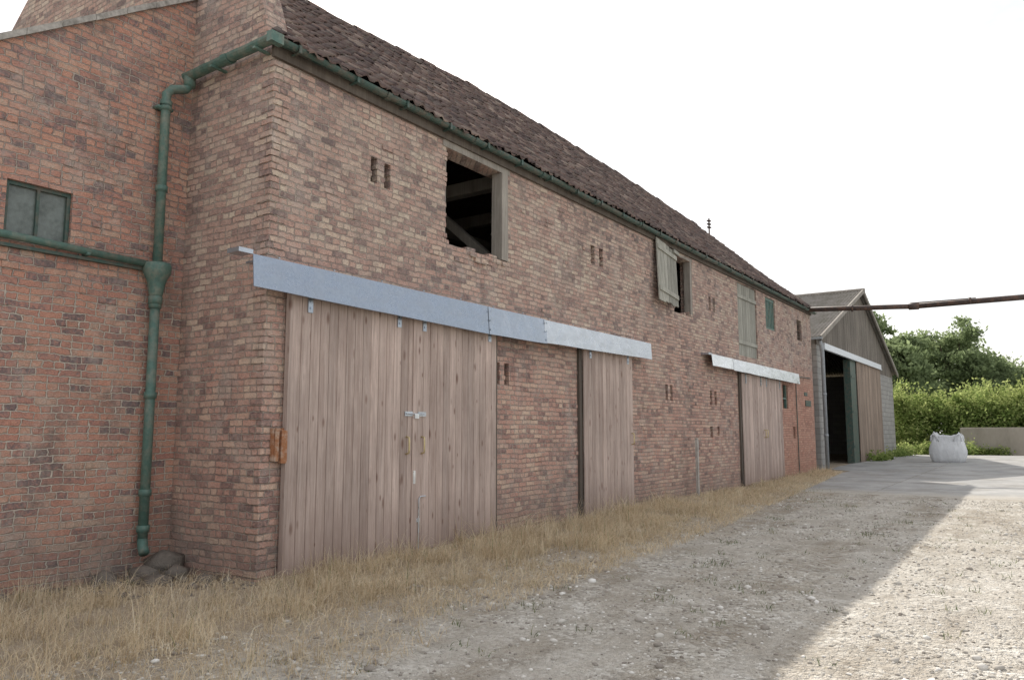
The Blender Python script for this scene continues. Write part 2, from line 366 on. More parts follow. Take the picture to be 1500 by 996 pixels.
m.quad((BX,Y0,-.4),(BX,Y1,-.4),(BX,Y1,6.1),(BX,Y0,6.1),.5)
m.obj('walls',brick_front,barn)
m=M()
z=-.076*4; k=0
while z<5.95:
    k+=1
    jx=random.uniform(.002,.014); jy=random.uniform(.002,.014)
    L1=.215 if k%2 else .105; L2=.105 if k%2 else .215
    m.box(-L2,jx,Y0-jy,Y0+L1,z+.006,z+.07,None,0,.003)
    z+=.076
def ragged(hole,left=True,bottom=True,right=False,miss=.5):
    a,b,c,d=hole
    if bottom:
        y=a
        while y<b-.1:
            w=random.choice([.11,.22]); 
            if random.random()<miss:
                m.box(-.28+random.uniform(0,.1),random.uniform(-.03,.012),y+.005,min(y+w,b)-.005,c-.02,c+.055,None,0,.006)
                if random.random()<.35: m.box(-.25,random.uniform(-.06,-.01),y+.01,y+.1,c+.055,c+.12,None,0,.008)
            y+=w
    z=c
    while z<d-.05:
        if left and random.random()<.6:
            w=random.uniform(.02,.06); m.box(-.25,random.uniform(-.02,.008),a-.03,a+w,z+.005,z+.068,None,0,.004)
        if right and random.random()<.6:
            w=random.uniform(.02,.06); m.box(-.25,random.uniform(-.02,.008),b-w,b+.03,z+.005,z+.068,None,0,.004)
        z+=.076
ragged(BW); ragged(W2,True,True,False,.4)
for s_ in slits:
    m.box(-.2,.004,s_[0]-.02,s_[0]+random.uniform(.01,.03),s_[2]+.08,s_[2]+.14,None,0,.004)
    m.box(-.2,.006,s_[1]-random.uniform(.01,.03),s_[1]+.02,s_[2]+.2,s_[2]+.26,None,0,.004)
for i in range(8):
    y=9.0+i*.14; m.box(-.2,random.uniform(.005,.05),y,y+random.choice([.1,.13]),BW[2]-.085-.076*random.choice([0,1]),BW[2]-.02-.0,None,0,.006)
for i in range(300):
    y=random.uniform(5.8,29); z=random.choice(range(1,77))*.076
    if any(h[0]-.3<y<h[1]+.1 and h[2]-.1<z<h[3]+.1 for h in holes): continue
    m.box(-.05,random.uniform(.004,.014),y,y+random.choice([.1,.21]),z+.007,z+.07,None,0,.003)
m.obj('loose_bricks',brick_front,barn,bevel=.004)

# roof: pantiles
def roofpt(y,s):
    x=lerp(.16,RX,s); z0=6.03-.0; zr=10.3+ridge_off(y)
    z=lerp(z0,zr,s)
    z+= -.10*math.sin(math.pi*s)*(.6+.6*noise.noise(Vector((y*.35,s*2,5)))) + .04*noise.noise(Vector((y*1.1,s*5,1)))
    return Vector((x,y,z))
rows=25; TW=.215; YS=5.28+.30; cols=int((Y1+.25-YS)/TW)
prof=[(0,.0),(.14,.022),(.3,.038),(.45,.022),(.62,-.002),(.8,-.008),(1.05,.006)]
tv=[];tf=[];trn=[]
for i in range(cols):
    yb=YS+i*TW
    for j in range(rows):
        s0=j/rows-.006; s1=(j+1)/rows+.012
        rn=random.random(); jy=random.uniform(-.014,.014); js=random.uniform(-.005,.005); tilt=random.uniform(-.012,.016); rot=random.uniform(-.018,.018)
        if random.random()<.02: js-=.012; rot*=3
        b0=roofpt(yb+TW/2,max(s0+js,-.03)) if s0+js>=0 else roofpt(yb+TW/2,0)+Vector((-(s0+js)*4.5*1,0,(s0+js)*4.25))
        b1=roofpt(yb+TW/2,min(s1,1)); nrm=Vector((.69,0,.72))
        base=len(tv)
        for (p,h) in prof:
            for q,(bb,lift) in enumerate(((b0,.045+tilt),(b1,.012))):
                tv.append(bb+Vector((0,(p-.5)*TW+jy+(rot if q else -rot),0))+nrm*(h+lift)); trn.append(rn)
        for (p,h) in prof:
            tv.append(b0+Vector((0,(p-.5)*TW+jy-rot,0))+nrm*(h+.022+tilt)); trn.append(rn)
        n=len(prof)
        for q in range(n-1):
            tf.append((base+2*q,base+2*q+2,base+2*q+3,base+2*q+1))
            tf.append((base+2*n+q,base+2*n+q+1,base+2*q+2,base+2*q))
np_mesh('roof_tiles',np.array([tuple(v) for v in tv]),np.array(tf),np.array(trn),tile_m,barn)
m=M()
yl=list(np.arange(5.55,29.61,.6))
if yl[-1]<29.6: yl.append(29.62)
for a,b in zip(yl[:-1],yl[1:]):
    for s in range(4):
        p=[roofpt(a,s/4),roofpt(b,s/4),roofpt(b,(s+1)/4),roofpt(a,(s+1)/4)]
        m.quad(*[q-Vector((.01,0,.02)) for q in p],.3); m.quad(*[q-Vector((.02,0,.07)) for q in p][::-1],.3)
    ra=Vector((RX,a,10.3+ridge_off(a)-.02)); rb=Vector((RX,b,10.3+ridge_off(b)-.02))
    m.quad(ra,rb,(BX-.2,b,6.0),(BX-.2,a,6.0),.4)
m.obj('roof_underlay_and_back_slope',tile_m,barn)
m=M()
y=5.8
while y<29.6:
    y2=y+.42; dz=random.uniform(-.02,.025)
    pts=[]
    for yy,r_ in((y,.13),(y2+.02,.12)):
        for k in range(9):
            an=math.pi*k/8
            pts.append((RX+math.cos(an)*r_*1.1,yy,10.3+ridge_off(yy)-.05+math.sin(an)*r_+dz))
    m.add(pts,[(k,k+1,k+10,k+9) for k in range(8)],random.random()*.7)
    y=y2
m.obj('ridge_tiles',tile_m,barn)
m=M(); m.box(.003,.05,Y0-.05,Y1,5.86,6.0,.4); m.obj('eaves_board',wood_dark,barn)
def half_gutter(m,p0,p1,r=.065,n=24,wob=.006):
    p0=Vector(p0);p1=Vector(p1);d=(p1-p0).normalized();sd=d.cross(Vector((0,0,1))).normalized()
    rings=[]
    for i in range(n+1):
        c=p0.lerp(p1,i/n)+Vector((0,0,random.uniform(-wob,wob)))
        ring=[c+sd*math.cos(a)*rr-Vector((0,0,1))*math.sin(a)*rr for rr,an in((r,range(0,9)),(r-.01,range(8,-1,-1))) for a in [math.pi*k/8 for k in an]]
        rings.append(ring)
    L=len(rings[0]); vs=[q for r_ in rings for q in r_]
    fs=[(i*L+k,i*L+(k+1)%L,(i+1)*L+(k+1)%L,(i+1)*L+k) for i in range(n) for k in range(L)]
    fs+= [tuple(range(L))[::-1],tuple(range(n*L,(n+1)*L))]
    m.add(vs,fs,.5)
m=M(); half_gutter(m,(.125,5.3,6.03),(.125,29.62,5.97),.065,40,.008)
y=5.7
while y<29.6:
    m.box(.0,.2,y-.015,y+.015,5.945,5.96,.4); m.box(.19,.203,y-.02,y+.02,5.95,6.04,.4); y+=.92
for y in (7.2,9.1,11,12.9,14.8,16.7,18.6,20.5,22.4,24.3,26.2,28.1):
    c=[(.125,y-.04,6.03-(y-5.3)*.0025),(.125,y+.04,6.03-(y-5.3)*.0025)]
    half_gutter(m,c[0],c[1],.078,2,0)
m.obj('front_gutter',green_dark,barn,smooth=False)
m=M(); half_gutter(m,(.19,5.37,6.03),(-1.52,5.37,6.0),.075,12,.005)
half_gutter(m,(-.74,5.37,6.015),(-.64,5.37,6.015),.088,2,0)
m.box(.11,.2,5.29,5.46,5.94,6.06,.3)
for x in(-.1,-.9): m.box(x-.02,x+.02,5.28,5.5,5.92,5.945,.3)
m.obj('return_gutter',green_paint,barn)

# doors
def boards(m,x,y0,y1,z0,z1,w=.142,t=.028,jz=.006):
    n=max(1,round((y1-y0)/w)); ww=(y1-y0)/n
    for i in range(n):
        a=y0+i*ww; b=a+ww; gx=random.uniform(-.003,.003)
        zz0=z0+random.uniform(-jz,jz); zz1=z1
        c=.008
        vs=[(x,a+.001,zz0),(x+t-c-.004+gx,a+.001,zz0),(x+t+gx,a+c,zz0),(x+t+gx,b-c,zz0),(x+t-c-.004+gx,b-.001,zz0),(x,b-.001,zz0)]
        vs2=[(p[0],p[1],zz1) for p in vs]
        m.add(vs+vs2,[(k,(k+1)%6,(k+1)%6+6,k+6) for k in range(6)]+[(5,4,3,2,1,0),(6,7,8,9,10,11)])
def leaf(m,y0,y1,z0,z1,x=.06):
    boards(m,x,y0,y1,z0,z1)
    m.box(x-.03,x-.002,y0+.01,y1-.01,z1-.25,z1-.05); m.box(x-.03,x-.002,y0+.01,y1-.01,z0+.1,z0+.3)
m=M()
leaf(m,5.80,7.885,.06,3.2); leaf(m,7.905,9.74,.09,3.18)
m.box(.03,.10,5.76,5.797,.05,3.2,.2)
leaf(m,12.47,14.46,.1,3.18); leaf(m,21.3,23.2,.2,3.25); leaf(m,23.22,25.1,.22,3.24)
m.box(.089,.102,7.83,7.9,.06,3.19,.95)
m.obj('sliding_doors',wood_door,barn)
m=M()
m.box(.004,.05,12.36,12.46,.05,3.2,.1); m.box(.004,.045,9.75,9.82,.1,3.1,.5); m.box(.004,.05,14.47,14.53,.1,3.1,.1)
m.box(.004,.05,21.18,21.29,.2,3.3,.1)
m.obj('door_posts',wood_dark,barn)
def cover(m,y0,y1,zt,zb0,zb1,r,x=.2,lap=0,lean=.03):
    n=10
    for i in range(n):
        a=lerp(y0,y1,i/n);b=lerp(y0,y1,(i+1)/n)
        za=lerp(zb0,zb1,i/n)+noise.noise(Vector((a,0,0)))*.012; zb=lerp(zb0,zb1,(i+1)/n)+noise.noise(Vector((b,0,0)))*.012
        xx=x+lap; xl=x+lap+lean
        P=lambda y,z,X:(X,y,z)
        m.quad(P(a,zt+.045,.003),P(a,zt,xx),P(b,zt,xx),P(b,zt+.045,.003),r)
        m.quad(P(a,zt,xx),P(a,za,xl),P(b,zb,xl),P(b,zt,xx),r)
        m.quad(P(a,za,xl),P(a,za+.004,xl-.05),P(b,zb+.004,xl-.05),P(b,zb,xl),r)
        m.quad(P(a,za+.01,xl-.006),P(a,zt-.006,xx-.006),P(b,zt-.006,xx-.006),P(b,zb+.01,xl-.006),r)
m=M()
cover(m,5.16,9.42,3.49,3.14,3.07,.0); cover(m,9.36,10.98,3.485,3.07,3.08,.1,lap=.006); cover(m,10.92,15.12,3.475,3.09,3.14,.5,lap=.012,lean=.018)
m.box(.003,.2,4.98,5.16,3.487,3.535,.3)
m.box(.08,.2,5.16,15.1,3.40,3.42,.1)
for y in (9.39,10.95):
    for z in(3.14,3.28,3.42): m.box(.235,.243,y-.012,y+.012,z-.012,z+.012,.1)
y=5.5
while y<15: 
    m.box(.19,.205,y-.012,y+.012,3.50,3.512,.1); y+=.8
m.obj('galvanised_track_cover',galv,barn)
m=M()
cover(m,18.7,20.3,3.56,3.27,3.27,.9,lap=0); cover(m,20.25,26.75,3.555,3.25,3.22,.75,lap=.005)
m.box(.003,.2,18.5,18.7,3.53,3.58,.3)
m.obj('galvanised_track_cover_far',galv,barn)
m=M()
for y in (6.05,7.55,8.05,9.55,12.7,14.25,21.6,22.95,23.5,24.85):
    m.box(.09,.102,y-.035,y+.035,2.98,3.42,.2); m.box(.102,.112,y-.012,y+.012,3.02,3.045,.1); m.box(.102,.112,y-.012,y+.012,3.1,3.125,.1)
m.obj('door_hangers',galv,barn)
m=M()
for y,z in((7.72,1.45),(8.02,1.45),(14.38,1.5),(23.12,1.6),(23.32,1.6)):
    m.tube([(.09,y,z-.11),(.14,y,z-.1),(.145,y,z-.06),(.145,y,z+.06),(.14,y,z+.1),(.09,y,z+.11)],.012,8)
m.obj('door_handles',brass,barn,smooth=True)
m=M()
m.box(.09,.1,7.68,7.84,1.83,1.89); m.box(.09,.1,7.94,8.1,1.83,1.89); m.tube([(.112,7.7,1.86),(.112,8.05,1.86)],.009,8); m.box(.1,.125,7.85,7.93,1.8,1.86)
m.tube([(.105,7.97,.07),(.105,7.97,.75),(.105,8.0,.78),(.105,8.1,.78)],.009,8); m.box(.089,.097,7.94,8.0,.45,.5)
m.box(.1025,.11,7.85,7.89,.95,1.12)
m.obj('door_bolts',galv,barn)
m=M(); m.box(.0,.06,5.62,5.8,1.3,1.66,.4,0,.004); m.tube([(.075,5.65,1.3),(.085,5.65,1.66)],.025,10); m.box(.05,.1,5.7,5.78,1.28,1.64,.2,0,.003)
m.obj('rusty_latch_plate',rust,barn,bevel=.005)

# window frames, beams, interior
m=M()
m.box(-.14,.012,8.5,10.2,5.765,5.93,.6,0,.004)
m.box(-.18,.02,9.97,10.145,4.34,5.764,.7,0,.004)
m.box(-.14,-.04,8.575,8.64,4.4,5.764,.2,0,.004)
m.box(-.16,.0,16.85,18.1,5.765,5.9,.5,0,.004); m.box(-.16,.0,17.93,18.045,4.4,5.764,.5,0,.004); m.box(-.15,-.03,16.905,16.98,4.42,5.764,.4,0,.004)
m.obj('window_frames',wood_grey,barn)
m=M()
for y in (7.2,8.9,10.6,12.4,15,17.4,20,23,26):
    m.box(-9,-.31,y-.1,y+.1,5.75,5.97); 
    A=Matrix.Translation((-1.2,y,5.0))@Matrix.Rotation(math.radians(40),4,'Y'); m.box(-.9,.9,-.07,.07,-.07,.07,mat=A)
for k in range(4): 
    A=Matrix.Translation((-2.6,9.5+k*.1,5.2+k*.15))@Matrix.Rotation(math.radians(24+k*9),4,'X'); m.box(-.07,.07,-1.9,1.9,-.08,.08,mat=A) if k%2==0 else None
m.box(-2.9,-2.7,5.6,29,5.5,5.7); m.box(-9.5,-.31,5.6,29.3,3.55,3.62)
y=5.8
while y<29:
    a=roofpt(y,0);b=roofpt(y,1)
    m.add([(a.x-.3,y-.04,a.z-.15),(a.x-.3,y+.04,a.z-.15),(b.x,y+.04,b.z-.2),(b.x,y-.04,b.z-.2)],[(0,1,2,3)]); y+=.45
m.obj('internal_timbers',wood_grey,barn)
m=M()
A=Matrix.Translation((.1,16.86,5.12))@Matrix.Rotation(math.radians(1.5),4,'Z')@Matrix.Rotation(math.radians(-5),4,'X')@Matrix.Rotation(math.radians(-4),4,'Y')
for i in range(6):
    a=-1.14+i*.19; zt=.68+random.uniform(-.02,.02); zb=-.68-random.uniform(-.02,.05)
    m.box(-.012,.012,a+.006,a+.184,zb,zt,None,0,.002,mat=A)
for z in(.5,-.45): m.box(.013,.04,-1.12,-.02,z-.05,z+.05,.9,0,.002,mat=A)
m.box(.02,.06,-.2,.1,.6,.68,.3,0,.002,mat=A)
m.obj('hanging_shutter',wood_green,barn)
m=M(); boards(m,-.06,21.41,23.09,3.77,5.82,.17); m.box(-.025,.0,21.41,23.09,4.1,4.2,.8);m.box(-.025,.0,21.41,23.09,5.4,5.5,.8)
m.obj('loft_door',wood_green,barn)
m=M()
for i in range(7): y=24.03+i*.15; m.box(-.1,-.04,y,y+.07,4.81,5.77)
m.box(-.12,-.03,24.0,25.0,4.8,4.86); m.box(-.12,-.03,24.0,25.0,5.7,5.78)
m.box(-.12,-.05,25.5,25.56,2.4,3.16); m.box(-.12,-.05,26.03,26.1,2.4,3.16); m.box(-.12,-.05,25.56,26.03,2.7,2.75)
m.obj('green_vent_window',green_paint,barn)
m=M()
for i in range(7): z=4.8+i*.1; m.add([(-.03,27.56,z),(-.03,28.14,z),(-.12,28.14,z+.08),(-.12,27.56,z+.08)],[(0,1,2,3)])
m.obj('louvre',wood_dark,barn)
m=M(); m.tube([(.03,27.0,.25),(.03,27.0,3.4),(.03,27.05,3.5),(.03,28.9,3.55)],.015,6); m.box(.003,.03,28.2,28.9,2.55,2.75,.5); m.box(.003,.02,28.1,28.5,2.9,3.02,.5)
m.obj('conduit_and_sign',green_dark,barn)
m=M(); m.tube([(-3.6,29.2,9.1),(-3.6,29.2,10.0)],.03,8); 
for k in range(3): m.box(-3.66,-3.54,29.1,29.3,9.62+k*.13,9.66+k*.13)
m.obj('roof_vent_mast',dark_steel,barn)

# ------------------------------------------------------------ outbuilding left
ob=empty('brick_outbuilding')
LX=-1.6
m=M(); LWn=(3.49,4.15,3.62,4.2); ya=-1.5; za=5.61+(ya-3.32)*.682
wall_x(m,LX,ya,Y0,-.4,za,[],.25)
def vz(y): return 5.61+(y-3.32)*.682
def sl(y0,y1,zl,zh=None):
    m.add([(LX,y0,zl),(LX,y1,zl),(LX,y1,zh if zh else vz(y1)),(LX,y0,zh if zh else vz(y0))],[(0,1,2,3)],.5)
sl(ya,LWn[0],za); sl(LWn[1],Y0,za); sl(LWn[0],LWn[1],LWn[3]); sl(LWn[0],LWn[1],za,LWn[2])
a,b,c,d=LWn; X=LX-.2
m.quad((LX,a,c),(X,a,c),(X,b,c),(LX,b,c)); m.quad((LX,a,d),(LX,b,d),(X,b,d),(X,a,d)); m.quad((LX,a,c),(LX,a,d),(X,a,d),(X,a,c)); m.quad((LX,b,c),(X,b,c),(X,b,d),(LX,b,d))
m.quad((-9,ya,-.4),(LX,ya,-.4),(LX,ya,za),(-9,ya,za))
for i in range(140):
    y=random.uniform(1,5.2); z=random.choice(range(1,90))*.076
    if z>vz(y)-.2 or (LWn[0]-.3<y<LWn[1]+.1 and 3.4<z<4.3): continue
    m.box(LX-.05,LX+random.uniform(.004,.012),y,y+random.choice([.1,.21]),z+.007,z+.07,None,0,.003)
m.obj('walls',brick_left,ob)
m=M()
for y in np.arange(ya-.2,Y0-.01,.35):
    y2=min(y+.345,Y0-.002); o=random.uniform(-.008,.008)
    m.add([(LX+.05,y,vz(y)+o),(LX+.05,y2,vz(y2)+o),(LX+.05,y2,vz(y2)+.075+o),(LX+.05,y,vz(y)+.075+o),(LX-.3,y,vz(y)+o),(LX-.3,y2,vz(y2)+o),(LX-.3,y2,vz(y2)+.075+o),(LX-.3,y,vz(y)+.075+o)],[(0,1,2,3),(4,7,6,5),(3,2,6,7),(0,4,5,1),(0,3,7,4),(1,5,6,2)])
m.obj('verge_coping',cement,ob)
m=M(); m.quad((LX-.2,ya-.2,vz(ya-.2)+.02),(-9.5,ya-.2,vz(ya-.2)+.02),(-9.5,Y0-.01,vz(Y0)+.02),(LX-.2,Y0-.01,vz(Y0)+.02)); m.obj('roof',tile_m,ob)
m=M()
m.box(LX-.12,LX-.04,a+.002,a+.04,c+.002,d-.002);m.box(LX-.12,LX-.04,b-.04,b-.002,c+.002,d-.002);m.box(LX-.118,LX-.042,a+.04,b-.04,d-.04,d-.002);m.box(LX-.118,LX-.042,a+.04,b-.04,c+.002,c+.03);m.box(LX-.115,LX-.045,(a+b)/2-.015,(a+b)/2+.015,c+.03,d-.04)
m.obj('window_frame',green_dark,ob)
m=M(); m.box(LX-.09,LX-.08,a+.03,b-.03,c+.02,d-.03); m.obj('window_glass',frost,ob)
m=M()
px,py=-1.49,5.1
m.tube([(-1.45,5.37,6.0),(-1.45,5.37,5.86),(-1.46,5.33,5.8),(-1.48,5.16,5.74),(px,py,5.66),(px,py,5.5),(px,py,3.5)],.055,14)
m.tube([(-1.45,5.37,5.97),(-1.45,5.37,5.84)],.07,14)
for z in (5.5,5.45,4.45): m.tube([(px,py,z+.0),(px,py,z+.07)],.07,14)
m.box(LX,px,py-.1,py+.1,5.47,5.5)
m.tube([(px,py,3.58),(px,py,3.55),(px,py,3.46),(px,py,3.4),(px,py,3.34),(px,py,3.22),(px,py,3.16)],[.15,.165,.155,.12,.1,.08,.062],10)
m.tube([(px,py,3.2),(px,py,.4)],.055,14)
m.tube([(px,py,.42),(px+.03,py-.01,.34),(px+.1,py-.03,.28)],.056,14)
for z in(3.05,2.0,.9,.5): m.tube([(px,py,z),(px,py,z+.075)],.07,14)
m.tube([(px,py,3.1),(px,py,3.19)],.078,14)
m.tube([(-1.52,-1.3,3.72),(-1.52,3.4,3.6),(-1.52,4.99,3.56)],.042,12)
for y in(3.2,4.3): m.box(LX,-1.47,y-.02,y+.02,3.53,3.56)
m.obj('green_downpipe',green_paint,ob,smooth=True)
m=M(); m.box(LX-.02,LX+.06,-1.5,4.95,3.485,3.52,.3,0); m.obj('pipe_ledge',green_dark,ob)

# ------------------------------------------------------------ shed
sh=empty('farm_shed')
SY0,SY1,AY,AZ=30.35,46.9,38.7,8.15; E0,E1=5.2,4.85; SX=-.05
def gab(y): return lerp(E0,AZ,(y-SY0)/(AY-SY0)) if y<AY else lerp(AZ,E1,(y-AY)/(SY1-AY))
m=M(); y=SY0; D0,D1=31.3,42.8
while y<SY1-.01:
    y2=min(y+.18,SY1); zb=4.9 if D0<y<D1 else (4.6 if y>=D1 else 4.9)
    r=random.random(); o=random.uniform(0,.015)
    m.add([(SX+o,y+.004,zb-random.uniform(0,.03)),(SX+o,y2-.004,zb),(SX+o,y2-.004,gab(y2)-.02),(SX+o,y+.004,gab(y)-.02),(SX-.05,y+.004,zb),(SX-.05,y2-.004,zb),(SX-.05,y2-.004,gab(y2)-.02),(SX-.05,y+.004,gab(y)-.02)],[(0,1,2,3),(0,3,7,4),(1,5,6,2),(0,4,5,1)],r); y=y2
m.obj('gable_cladding',wood_clad,sh)
m=M()
m.box(SX-.2,SX,SY0,D0,-.2,4.9); m.box(SX-.22,SX+.0,D1,SY1,-.2,4.6)
m.quad((SX,SY0+.01,-.2),(-25,SY0+.01,-.2),(-25,SY0+.01,5.1),(SX,SY0+.01,5.1)); m.quad((SX-.1,SY1-.01,-.2),(-25,SY1-.01,-.2),(-25,SY1-.01,4.8),(SX-.1,SY1-.01,4.8)); m.quad((-25,SY0,-.2),(-25,SY1,-.2),(-25,SY1,6),(-25,SY0,6))
m.obj('block_walls',blockwork,sh)
m=M()
def corr(yA,zA,yB,zB):
    n=170; dx=(25.3)/n; L=math.hypot(yB-yA,zB-zA); ny=-(zB-zA)/L; nz=(yB-yA)/L
    if nz<0: ny,nz=-ny,-nz
    vs=[];
    for i in range(n*2+1):
        x=SX+.25-i*dx/2; h=.03*math.cos(math.pi*i)
        for t in(0,.25,.5,.75,1):
            yy=lerp(yA,yB,t);zz=lerp(zA,zB,t); vs.append((x,yy+ny*h,zz+nz*h+ .0))
    m.add(vs,[(i*5+k,i*5+k+1,(i+1)*5+k+1,(i+1)*5+k) for i in range(n*2) for k in range(4)],.5)
corr(SY0-.3,gab(SY0)-.06,AY,AZ+.03); corr(SY1+.3,gab(SY1)-.06,AY,AZ+.03)
m.obj('corrugated_roof',fibre,sh)
m=M(); m.tube([(SX+.3,AY,AZ+.03),(-25,AY,AZ+.03)],.1,10)
for (ya_,yb_) in((SY0-.3,AY),(AY,SY1+.3)):
    za_=gab(max(ya_,SY0))-(.1 if ya_<SY0 else 0); zb_=gab(min(yb_,SY1))-(.1 if yb_>SY1 else 0)
    m.add([(SX+.27,ya_,za_-.1),(SX+.27,yb_,zb_-.1),(SX+.27,yb_,zb_+.08),(SX+.27,ya_,za_+.08),(SX+.2,ya_,za_-.1),(SX+.2,yb_,zb_-.1),(SX+.2,yb_,zb_+.08),(SX+.2,ya_,za_+.08)],[(0,1,2,3),(4,7,6,5),(3,2,6,7),(0,4,5,1)])
m.obj('bargeboards',wood_grey,sh)
m=M(); m.box(SX+.02,SX+.14,D0-.2,D1+.1,4.78,5.02); m.box(SX+.14,SX+.17,D0-.2,D1+.1,4.76,4.8); m.obj('white_door_track',white_metal,sh)
m=M(); boards(m,SX+.04,37.2,42.9,.35,4.78,.2,.03,.03); m.obj('timber_sliding_door',wood_brown,sh)
m=M(); m.box(SX-.25,SX+.03,36.0,37.1,.3,4.77,.5)
for z in(1,2.5,4): m.box(SX+.03,SX+.05,36.1,37.0,z,z+.1,.4)
m.box(SX-.2,SX+.0,D0,D0+.15,.2,4.8,.5)
m.obj('green_steel_door',green_dark,sh)
m=M(); m.tube([(.12,30.2,5.05),(.14,30.25,4.85),(.16,30.35,4.6),(.16,30.35,.3)],.07,10); half_gutter(m,(.25,30.0,5.12),(-12,30.0,5.05),.08,12)
for z in(1.5,3): m.tube([(.16,30.35,z),(.16,30.35,z+.08)],.085,10)
m.obj('grey_downpipe',grey_pipe,sh,smooth=True)

# overhead pipe
op=empty('overhead_pipe')
m=M(); m.tube([(-.2,28.6,5.98),(2.9,29.3,5.9),(3.4,29.4,5.88)],.085,12); m.tube([(3.3,29.38,5.885),(7.0,30.15,6.0),(12.5,31.3,6.15)],.095,12)
m.tube([(3.25,29.37,5.885),(3.55,29.43,5.88)],.115,12)
for x in(1.5,5.0,7.2): m.tube([(x,28.6+(x+.2)*.212,5.93+(x>4)*.03),(x+.06,28.6+(x+.26)*.212,5.93+(x>4)*.03)],.12,12)
m.obj('pipe_run',dark_steel,op,smooth=True)
m=M(); m.tube([(12.5,31.3,.3),(12.5,31.3,6.2)],.08,10); m.tube([(3.3,29.4,6.0),(5.2,29.8,6.05)],.02,6); m.obj('support_post',dark_steel,op)

m=M(); m.box(.22,.27,17.42,17.49,.05,1.46,.5,0,.006); m.box(.22,.27,17.42,17.49,1.462,1.5,.5,0,.012); m.obj('wooden_stake',stake_m)

g=N('cast_concrete'); P=g.pos()
col=g.mix(g.ramp(g.noise(g.scl(P,(1,1,.4)),1.5,6,.7),[(.35,0.0),(.7,1.0)]),(.38,.345,.29),(.27,.245,.2)); g.bsdf(col,.9,g.bump(g.noise(P,8,5),.01,1)); cc=g.m
m=M()
x=2.8
while x<26:
    m.box(x,x+2.97,49.4,49.65,.2,1.93+random.uniform(-.015,.015),.5,0,.006); x+=3.0
m.box(2.7,26,49.36,49.69,.2,.62,.5)
m.obj('concrete_wall',cc,bevel=.015)

# bulk bag
g=N('woven_polypropylene'); P=g.pos()
bc=g.mix(g.noise(P,5,4),(.9,.91,.92),(.8,.82,.84)); bn=g.bump(g.noise(g.scl(P,(5,5,2.2)),1,4),.09,1)
d=g.n('ShaderNodeBsdfDiffuse',{'Color':bc,'Normal':bn}); t=g.n('ShaderNodeBsdfTranslucent',{'Color':bc,'Normal':bn})
mm=g.n('ShaderNodeMixShader',{0:.3,1:d.outputs[0],2:t.outputs[0]}); g.t.links.new(mm.outputs[0],g.out.inputs[0]); bagm=g.m
bag=empty('bulk_bag')
m=M(); cx,cy,cz=3.2,38.9,gz(38.9)+.0
n=64; prof_b=[(0,.84),(.04,.95),(.2,1.03),(.35,1.06),(.5,1.06),(.65,1.02),(.78,.97),(.88,.9),(1.0,.86),(1.08,.9),(1.13,.86),(1.05,.78),(.95,.72),(.9,.4),(.93,.0)]
vs=[]
for (h,rr) in prof_b:
    for k in range(n):
        an=2*math.pi*k/n; c,s=math.cos(an),math.sin(an); e=.55
        ux=math.copysign(abs(c)**e,c)*.66*rr; uy=math.copysign(abs(s)**e,s)*.62*rr
        w=1+.07*noise.noise(Vector((c*3,s*3,h*3)))+.04*noise.noise(Vector((c*9,s*9,h*5)))
        hh=h+ (.12*noise.noise(Vector((c*2.2,s*2.2,9))) if h>.75 else 0)
        corner=.10*abs(math.sin(2*an))**4 if .95<h<1.15 else 0
        vs.append((cx+ux*w,cy+uy*w,cz+hh*1.02+corner))
L=len(prof_b)
m.add(vs,[(i*n+k,i*n+(k+1)%n,(i+1)*n+(k+1)%n,(i+1)*n+k) for i in range(L-1) for k in range(n)],.5)
m.obj('bag_body',bagm,bag,smooth=True)
m=M()
for sx_,sy_ in((-1,-1),(1,-1),(1,1),(-1,1)):
    x0,y0=cx+sx_*.58,cy+sy_*.55
    m.tube([(x0,y0-.0,cz+.9),(x0-sx_*.02,y0,cz+1.12),(x0-sx_*.1,y0,cz+1.2),(x0-sx_*.22,y0,cz+1.12),(x0-sx_*.3,y0,cz+.9)],.03,6)
m.obj('lifting_loops',bagm,bag,smooth=True)

